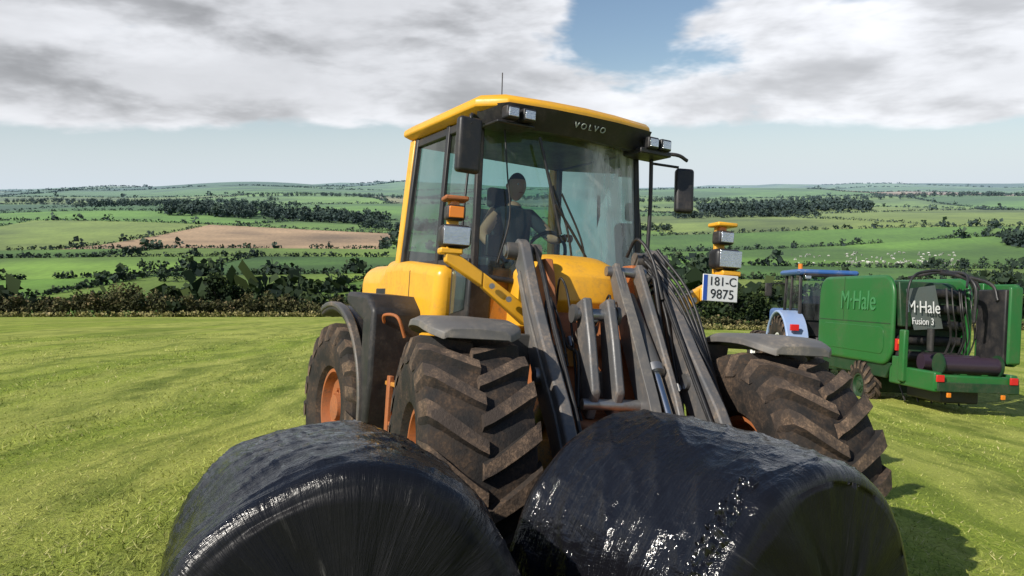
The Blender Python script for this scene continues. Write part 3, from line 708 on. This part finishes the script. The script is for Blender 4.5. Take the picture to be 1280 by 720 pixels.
for k in range(5):
    tube('loose_hose',[(.88,.36+.03*k,2.02+.03*k),(1.12,.48+.04*k,1.80),(1.5,.58+.02*k,1.35-.04*k),(1.85,.56,.95),(2.05,.5,.6)],.012,RUBH,FR,8)
tube('loose_hose',[(.80,.28,2.08),(.92,.30,2.20),(1.05,.36,2.06),(1.16,.40,1.78)],.012,RUBH,FR,8)
NP=bpy.data.objects.new('licence_plate',None); link(NP,FR); NP.location=(0,-.02,.04)
box('plate',1.00,1.008,.80,1.08,1.76,1.95,WHT,NP,.004)
box('plate_band',1.008,1.010,.805,.835,1.765,1.945,PBL,NP,0)
text('plate_digits','181-C',.088,(1.010,.955,1.90),(90,0,90),INK,NP,.001)
text('plate_digits','9875',.095,(1.010,.955,1.81),(90,0,90),INK,NP,.001)
box('plate_mount',.93,.998,.85,1.02,1.83,1.93,YEL,FR,.01)
# ------------------------------------------------------------------ bales
BF,nt,b,o=newmat('black_wrap_film')
tc=N(nt,'ShaderNodeTexCoord').outputs['Object']
fa=N(nt,'ShaderNodeAttribute',attribute_name='shade').outputs['Fac']
sx=N(nt,'ShaderNodeSeparateXYZ'); nt.links.new(tc,sx.inputs[0])
ang=math_(nt,'ARCTAN2',sx.outputs['Z'],sx.outputs['Y'])
rd=math_(nt,'SQRT',math_(nt,'ADD',math_(nt,'MULTIPLY',sx.outputs['Y'],sx.outputs['Y']),math_(nt,'MULTIPLY',sx.outputs['Z'],sx.outputs['Z'])))
def comb(a_,b_,c_):
    n=N(nt,'ShaderNodeCombineXYZ')
    for i,v in enumerate((a_,b_,c_)):
        if hasattr(v,'is_output'): nt.links.new(v,n.inputs[i])
        else: n.inputs[i].default_value=v
    return n.outputs[0]
side=noise(nt,1,5,comb(math_(nt,'MULTIPLY',sx.outputs['X'],16.0),math_(nt,'MULTIPLY',ang,1.3),3.0),.70,.5)
side2=noise(nt,1,5,comb(math_(nt,'MULTIPLY',sx.outputs['X'],4.5),math_(nt,'MULTIPLY',ang,7.0),1.0),.65,1.0)
radial=noise(nt,1,5,comb(math_(nt,'MULTIPLY',ang,15.0),math_(nt,'MULTIPLY',rd,2.2),0.0),.74,.4)
soft=noise(nt,2.2,5,tc,.55,.5)
hs=mixc(nt,fa,math_(nt,'ADD',side,math_(nt,'MULTIPLY',side2,.8)),math_(nt,'ADD',radial,math_(nt,'MULTIPLY',soft,.8)))
scr=math_(nt,'MULTIPLY',ramp(nt,radial,[(.58,0),(.70,.6)]),ramp(nt,soft,[(.44,0),(.58,1)]))
scs=math_(nt,'MULTIPLY',ramp(nt,side,[(.60,0),(.74,.35)]),ramp(nt,soft,[(.48,0),(.62,1)]))
dustf=mixc(nt,fa,scs,scr)
base=mixc(nt,fa,(.006,.006,.008),(.011,.011,.013))
nt.links.new(mixc(nt,dustf,base,(.15,.145,.14)),b.inputs['Base Color'])
rs_=ramp(nt,soft,[(.3,.06),(.75,.17)]); rf_=ramp(nt,soft,[(.3,.34),(.75,.5)])
nt.links.new(mixc(nt,fa,rs_,rf_),b.inputs['Roughness'])
nt.links.new(math_(nt,'MULTIPLY_ADD',fa,-.46,.6),b.inputs['Specular IOR Level'])
bump(nt,b,hs,.5,.024)
def bale(name,face,back,R,seed,zoff=0):
    e=bpy.data.objects.new(name,None); link(e)
    f=Vector((face[0],face[1],gz(*face)+R*.97+zoff)); k_=Vector((back[0],back[1],gz(*back)+R*.97+zoff))
    X=(f-k_).normalized(); Lh=(f-k_).length/2; c=(f+k_)/2; Y=Vector((0,0,1)).cross(X).normalized(); Zz=X.cross(Y)
    e.matrix_world=Matrix(((X.x,Y.x,Zz.x,c.x),(X.y,Y.y,Zz.y,c.y),(X.z,Y.z,Zz.z,c.z),(0,0,0,1)))
    prof=[]; fatt=[]
    cr=.085
    for r_ in np.linspace(.002,R-cr,24): prof.append((Lh+.045*(1-(r_/R)**2),r_,1)); fatt.append(1)
    for a in np.linspace(0,math.pi/2,12)[1:]: prof.append((Lh-cr+cr*math.cos(a),R-cr+cr*math.sin(a),.7)); fatt.append(max(0,1-a/1.2))
    for x in np.linspace(Lh-cr,-Lh+cr,56)[1:]: prof.append((x,R+.012*math.cos(x/Lh*1.5),0)); fatt.append(0)
    for a in np.linspace(math.pi/2,math.pi,12)[1:]: prof.append((-(Lh-cr)+cr*math.cos(a),R-cr+cr*math.sin(a),.7)); fatt.append(max(0,(a-1.94)/1.2))
    for r_ in np.linspace(R-cr,.002,16)[1:]: prof.append((-Lh-.03*(1-(r_/R)**2),r_,1)); fatt.append(1)
    seg=360; V=[];F=[]; n=len(prof)
    for i in range(seg):
        a=2*math.pi*i/seg; ca,sa=math.cos(a),math.sin(a)
        for (x,r_,fc) in prof:
            q=mn.noise(Vector((x*1.6+seed,ca*1.5,sa*1.5)))*.036+mn.noise(Vector((x*4+seed,ca*3.4,sa*3.4)))*.012
            pl=mn.noise(Vector((ca*4+seed,sa*4,x*.8)))*.012
            swirl=mn.noise(Vector((ca*5+r_*4,sa*5,seed+r_*2)))*.012
            if fc>=.9: w=min(1,(r_/(R*.35))); xx=x+(pl+swirl)*w*(1 if x>0 else -1)+q*.8; rr_=r_
            elif fc>.5: xx=x+(pl*.8+q*.5)*(1 if x>0 else -1)*.7; rr_=r_+pl*.4+q
            else:
                rg=1-abs(mn.noise(Vector((x*5.5+ca*2+seed,ca*2.3+x*1.5,sa*2.3-x))))*2.2
                rg2=1-abs(mn.noise(Vector((x*11-ca*3+seed,ca*5-x*3,sa*5+x*2))))*2.4
                xx=x; rr_=r_+q+max(0,rg)**4*.010+max(0,rg2)**5*.005+pl*.4
            yy=rr_*ca; zz=rr_*sa
            if zz<-R*.90: zz=-R*.90-(abs(zz)-R*.9)*.3
            V.append((xx,yy,zz))
    for i in range(seg):
        k2=(i+1)%seg
        for j in range(n-1): F.append((i*n+j,i*n+j+1,k2*n+j+1,k2*n+j))
    npmesh('wrapped_bale',V,F,BF,parent=e,smooth=True,attr=np.tile(np.array(fatt),seg))
    return e,Lh
B1,l1=bale('silage_bale',(-.53,2.42),(-.83,3.38),.635,3.1,-.10)
B2,l2=bale('silage_bale',(1.19,2.86),(.52,3.80),.695,8.7,-.15)
V=[];F=[];nu,nv=110,34
for i in range(nu+1):
    t=i/nu; a=rad(112+78*t)
    for j in range(nv+1):
        u=j/nv-.5
        r_=.700+.015*math.cos(u*6)+.028*mn.noise(Vector((t*22,u*9,3)))+.022*mn.noise(Vector((t*50,u*22,7)))
        r_-=.07*(abs(u)*2)**3
        x=l2-.12+u*(.20*math.sin(math.pi*min(1,t*.9+.10)))+.03*mn.noise(Vector((t*9,u*3,11)))
        V.append((x,r_*math.cos(a)+.02*mn.noise(Vector((t*30,u*14,1))),r_*math.sin(a)))
F=[(i*(nv+1)+j,i*(nv+1)+j+1,(i+1)*(nv+1)+j+1,(i+1)*(nv+1)+j) for i in range(nu) for j in range(nv)]
npmesh('crumpled_film',V,F,BF,parent=B2,smooth=True,attr=np.zeros(len(V)))
# ------------------------------------------------------------------ baler
BA=place('baler_wrapper',8.52,15.8,math.pi+rad(3),nrm=(.05,.13,1),dz=-.28,scale=(1,.75,1.09))
def rr_poly(x0,x1,z0,z1,r):
    P=[]
    for (cx,cz,a0) in ((x1-r,z1-r,0),(x0+r,z1-r,90),(x0+r,z0+r,180),(x1-r,z0+r,270)):
        for a in range(0,91,18): P.append((cx+r*math.cos(rad(a0+a)),cz+r*math.sin(rad(a0+a))))
    return P
for s in (-1,1):
    prism('side_panel',rr_poly(.10,3.5,1.00,2.72,.40),*sp2(s,1.0,1.14),GRN,BA,.06,5)
    prism('side_panel_lower',[(.4,.75),(3.2,.75),(3.4,1.05),(.2,1.05)],*sp2(s,.95,1.05),GRND,BA,.02)
    wheel('baler_wheel',BA,1.35,s*1.0,.50,.52,.42,.24,GRND,16,.03)
prism('panel_rib',rr_poly(.40,3.2,1.2,1.72,.14),1.141,1.155,GRN,BA,.01)
box('panel_seam',.16,3.48,1.141,1.146,1.78,1.80,GRND,BA,.001); box('panel_seam',2.2,2.215,1.141,1.145,1.8,2.7,GRND,BA,.001)
box('bale_chamber',.30,3.4,-1.0,1.0,.85,2.62,GRND,BA,.25,4)
for k in range(5): cyl('chamber_roller',(.24,-.95,1.2+.3*k),(.24,.95,1.2+.3*k),.09,BLK,BA,16)
prism('rear_panel',[(-.05,1.75),(.1,1.75),(.20,2.60),(.10,2.60)],.0,1.0,GRND,BA,.03)
pyd('film_sheet',[(-.10,.95,2.45),(-.05,.1,2.55),(-.14,-.1,1.75),(-.20,.75,1.70)],[(0,1,2,3)],FILMG,BA,0)
text('baler_lettering','M\u00b7Hale',.32,(-.19,.50,2.12),(84,0,-90),WHT,BA)
text('baler_lettering','Fusion 3',.18,(-.19,.50,1.86),(84,0,-90),WHT,BA)
text('baler_lettering','M\u00b7Hale',.55,(1.55,1.157,2.2),(90,0,180),TXTG,BA,.01)
for s in (-1,1):
    box('rear_post',-.35,-.15,*sp2(s,.98,1.12),.75,2.62 if s<0 else 1.7,GRN,BA,.03)
prism('film_cover_panel',rr_poly(-1.25,-.20,1.15,2.60,.16),-1.22,-1.10,GRN,BA,.03)
box('film_cover_edge',-1.28,-1.20,-1.22,-.88,1.2,2.55,GRN,BA,.05,3)
box('film_cover_back',-1.18,-.35,-1.10,-.84,1.22,2.5,BLK,BA,.03)
box('wrap_table_beam',-1.35,-1.15,-1.15,1.0,.72,.98,GRN,BA,.03)
box('wrap_table_side',-1.3,.3,.82,1.02,.68,1.02,GRN,BA,.03); box('wrap_table_side',-1.3,.3,-1.15,-.95,.68,1.02,GRN,BA,.03)
box('tail_plate',-1.40,-1.36,-1.1,1.0,.70,.86,GRND,BA,.01)
cyl('table_roller',(-1.05,-.82,1.14),(-1.05,.72,1.14),.15,ROLL,BA); cyl('table_roller',(-.45,-.82,1.14),(-.45,.72,1.14),.15,ROLL,BA)
for y in (-.82,.72): cyl('roller_flange',(-1.05,y-.02,1.14),(-1.05,y+.02,1.14),.20,GRND,BA)
for s in (-1,1):
    tube('wrapping_hoop',[(-.2,s*.95,1.6),(-.25,s*1.0,2.4),(-.2,s*.8,2.70),(-.1,s*.35,2.80),(-.1,0,2.82)],.028,BLK,BA)
tube('wrapping_hoop',[(-1.2,.2,2.50),(-.9,.0,2.74),(.2,-.2,2.80),(1.2,-.1,2.72)],.028,BLK,BA)
tube('wrapping_arm',[(-.1,0,2.78),(-.7,-.1,2.70),(-1.0,-.2,2.5),(-1.0,-.2,1.9)],.04,BLK,BA)
tube('wrapping_arm',[(-.1,-.3,2.78),(-.8,-.75,2.6),(-1.0,-.8,2.3)],.035,BLK,BA)
cyl('film_roll',(-.75,.72,1.35),(-.75,.72,1.75),.08,BLK,BA)
for k in range(8):
    y=random.uniform(-.9,-.1); tube('hydraulic_hose',[(-.1,y,2.5),(-.3,y+.1,2.1),(-.2,y-.1,1.6),(-.1,y,1.2)],.018,RUBH,BA,6)
for s in (-1,1):
    box('tail_light',-1.42,-1.38,s*.95-.10,s*.95+.10,.86,.98,RED,BA,.01)
    box('reflector',-1.405,-1.36,s*.7-.05,s*.7+.05,.60,.68,AMB,BA,.01)
box('marker_light',-.06,.02,.98,1.10,1.30,1.52,RED,BA,.01); box('marker_lens',-.08,-.062,1.0,1.08,1.42,1.50,AMB,BA,.01)
box('ladder_plate',-.2,.1,1.0,1.1,.7,1.2,GRN,BA,.02)
box('axle_beam',1.2,1.5,-.9,.9,.4,.7,GRND,BA,.02); box('underframe',-.9,.3,-.5,.5,.45,.68,BLK,BA,.03)
box('drawbar',3.4,5.0,-.15,.15,.6,.8,GRND,BA,.02)
for k in range(5): tube('tine',[(.1+.1*k,-.6+.3*k,.7),(-.2+.1*k,-.6+.3*k,.35)],.02,BLK,BA,6,False)
# ------------------------------------------------------------------ tractor
TR=place('tractor',8.35,21.2,math.pi+rad(-3),nrm=(.04,.13,1),dz=-.16,scale=(1.10,1.10,1.10))
for s in (-1,1):
    wheel('rear_wheel',TR,0,s*.88,.84,.85,.50,.42,WHT,20,.045)
    wheel('front_wheel',TR,2.6,s*.85,.6,.62,.40,.3,WHT,18,.04)
    arc=[(.98*math.cos(rad(a)),.84+.98*math.sin(rad(a))) for a in range(-5,176,12)]; inn=[(.91*math.cos(rad(a)),.84+.91*math.sin(rad(a))) for a in range(175,-6,-12)]
    prism('fender',arc+inn,*sp2(s,.60,1.12),BLUF,TR,.03)
    prism('fender_side',arc+[(-.5,1.0),(.5,1.0)],*sp2(s,.60,.64),BLUF,TR,.01)
    box('tail_light',-.98,-.9,s*.95-.1,s*.95+.1,1.35,1.5,RED,TR,.01)
    post('rear_pillar',(-.35,s*.66,1.6),(-.2,s*.62,2.72),.08,BLK,TR); post('front_pillar',(1.1,s*.62,1.5),(1.0,s*.6,2.72),.07,BLK,TR); post('door_pillar',(.4,s*.68,1.4),(.4,s*.64,2.72),.06,BLK,TR)
    pyd('cab_window',[(-.33,s*.66,1.6),(1.1,s*.62,1.5),(1.0,s*.6,2.7),(-.2,s*.62,2.7)],[(0,1,2,3)],GLT,TR,0)
    tube('mirror_arm',[(1.05,s*.62,2.5),(1.05,s*1.0,2.5)],.015,BLK,TR,6,False); box('mirror',1.02,1.08,s*1.05-.09,s*1.05+.09,2.15,2.5,BLK,TR,.02)
pyd('rear_window',[(-.35,-.64,1.6),(-.35,.64,1.6),(-.2,.6,2.7),(-.2,-.6,2.7)],[(0,1,2,3)],GLT,TR,0)
box('cab_roof',-.35,1.2,-.74,.74,2.70,2.84,BLU,TR,.07,4); box('roof_lip',-.38,-.30,-.6,.6,2.66,2.74,BLK,TR,.02)
box('cab_floor',-.3,1.1,-.6,.6,1.2,1.6,BLK,TR,.03); box('seat',.0,.45,-.25,.25,1.6,2.2,SEATM,TR,.05); box('console',.8,1.05,-.3,.3,1.6,2.0,BLK,TR,.04)
box('bonnet',1.15,3.3,-.42,.42,1.05,1.85,BLU,TR,.12,4); box('transmission',-.5,3.0,-.3,.3,.55,1.2,BLK,TR,.04)
cyl('beacon',(-.15,.62,2.84),(-.15,.62,2.97),.055,AMB,TR); cyl('exhaust',(1.3,-.55,1.5),(1.3,-.55,2.8),.05,STEEL,TR)
for y in (-.5,.5): box('work_light',-.42,-.36,y-.07,y+.07,2.6,2.68,LENS,TR,.01)
box('linkage',-.9,-.4,-.4,.4,.6,.75,BLK,TR,.02)
# ------------------------------------------------------------------ sky, sun, camera
SUNAZ=232; SUNEL=40
w=bpy.data.worlds.new('World'); S.world=w; w.use_nodes=True; nt=w.node_tree; nt.nodes.clear()
out=N(nt,'ShaderNodeOutputWorld'); bg=N(nt,'ShaderNodeBackground'); nt.links.new(bg.outputs[0],out.inputs[0])
STR=.10; bg.inputs['Strength'].default_value=STR
sky=N(nt,'ShaderNodeTexSky'); sky.sky_type='NISHITA'; sky.sun_disc=False; sky.sun_elevation=rad(SUNEL); sky.sun_rotation=rad(SUNAZ)
sky.air_density=1.0; sky.dust_density=.4; sky.ozone_density=1.6
tc=N(nt,'ShaderNodeTexCoord').outputs['Generated']
sp=N(nt,'ShaderNodeSeparateXYZ'); nt.links.new(tc,sp.inputs[0])
def M(op,a,b=None,c=None,clamp=False): return math_(nt,op,a,b,c,clamp)
def MR(v,a,b,c,d):
    n=N(nt,'ShaderNodeMapRange'); n.interpolation_type='SMOOTHSTEP'
    nt.links.new(v,n.inputs[0])
    for i,q in enumerate((a,b,c,d)): n.inputs[i+1].default_value=q
    return n.outputs[0]
cz=mapping(nt,tc,(1.0,1.0,3.0),(0,0,0),(.35,.1,.0))
n1=noise(nt,3.8,5,cz,.58,.2); n2=noise(nt,5.5,5,mapping(nt,tc,(1,1,3.2),(0,0,0),(2.1,.4,.3)),.56,.15)
n3=noise(nt,13,4,mapping(nt,tc,(1,1,2.6),(0,0,0),(.1,.7,.3)),.6,.1)
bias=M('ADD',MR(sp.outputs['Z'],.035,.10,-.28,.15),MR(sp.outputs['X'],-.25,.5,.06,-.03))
bias=M('ADD',bias,MR(sp.outputs['Z'],.26,.42,0,-.32))  # thins unseen clouds overhead, shaped to lower the ambient light
bias=M('ADD',bias,MR(sp.outputs['Y'],-.4,.3,-.12,0))  # thins unseen clouds behind the camera, again to lower the ambient light
vd=N(nt,'ShaderNodeVectorMath',operation='DISTANCE'); nt.links.new(tc,vd.inputs[0]); vd.inputs[1].default_value=(.15,.965,.235)
gap=MR(vd.outputs['Value'],.02,.16,-.34,0)
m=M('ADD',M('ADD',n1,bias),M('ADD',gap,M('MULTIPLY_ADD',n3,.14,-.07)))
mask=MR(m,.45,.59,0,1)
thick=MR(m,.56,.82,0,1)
bright=M('ADD',M('MULTIPLY',thick,-.17),MR(n2,.36,.62,.64,1.0))
bright=M('ADD',bright,MR(sp.outputs['X'],-.35,.30,-.09,.08))
bright=M('ADD',bright,M('MULTIPLY_ADD',n3,.18,-.09))
br=M('MULTIPLY',bright,1/STR)
cc_=N(nt,'ShaderNodeCombineColor')
nt.links.new(M('MULTIPLY',br,.97),cc_.inputs[0]); nt.links.new(M('MULTIPLY',br,.985),cc_.inputs[1]); nt.links.new(M('MULTIPLY',br,1.03),cc_.inputs[2])
hz=MR(sp.outputs['Z'],-.02,.16,.95,.0)
skyc=mixc(nt,hz,sky.outputs[0],(.68/STR,.77/STR,.86/STR))
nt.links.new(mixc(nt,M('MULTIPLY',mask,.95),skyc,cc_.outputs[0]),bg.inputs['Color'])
sd=bpy.data.lights.new('sun','SUN'); sd.energy=5.0; sd.angle=rad(.53); sd.color=(1,.94,.84)
so=bpy.data.objects.new('sun',sd); link(so); el=rad(SUNEL); az=rad(SUNAZ)
dirv=Vector((math.sin(az)*math.cos(el),math.cos(az)*math.cos(el),math.sin(el)))
so.rotation_euler=dirv.to_track_quat('Z','Y').to_euler(); so.location=dirv*50
cd=bpy.data.cameras.new('camera'); cd.sensor_width=36; cd.lens=28.1; cd.clip_end=30000; cd.clip_start=.05
co=bpy.data.objects.new('camera',cd); link(co); co.location=(0,0,2.45); co.rotation_euler=(rad(90-7.02),0,0); S.camera=co
S.view_settings.view_transform='Standard'; S.view_settings.look='None'; S.view_settings.exposure=0
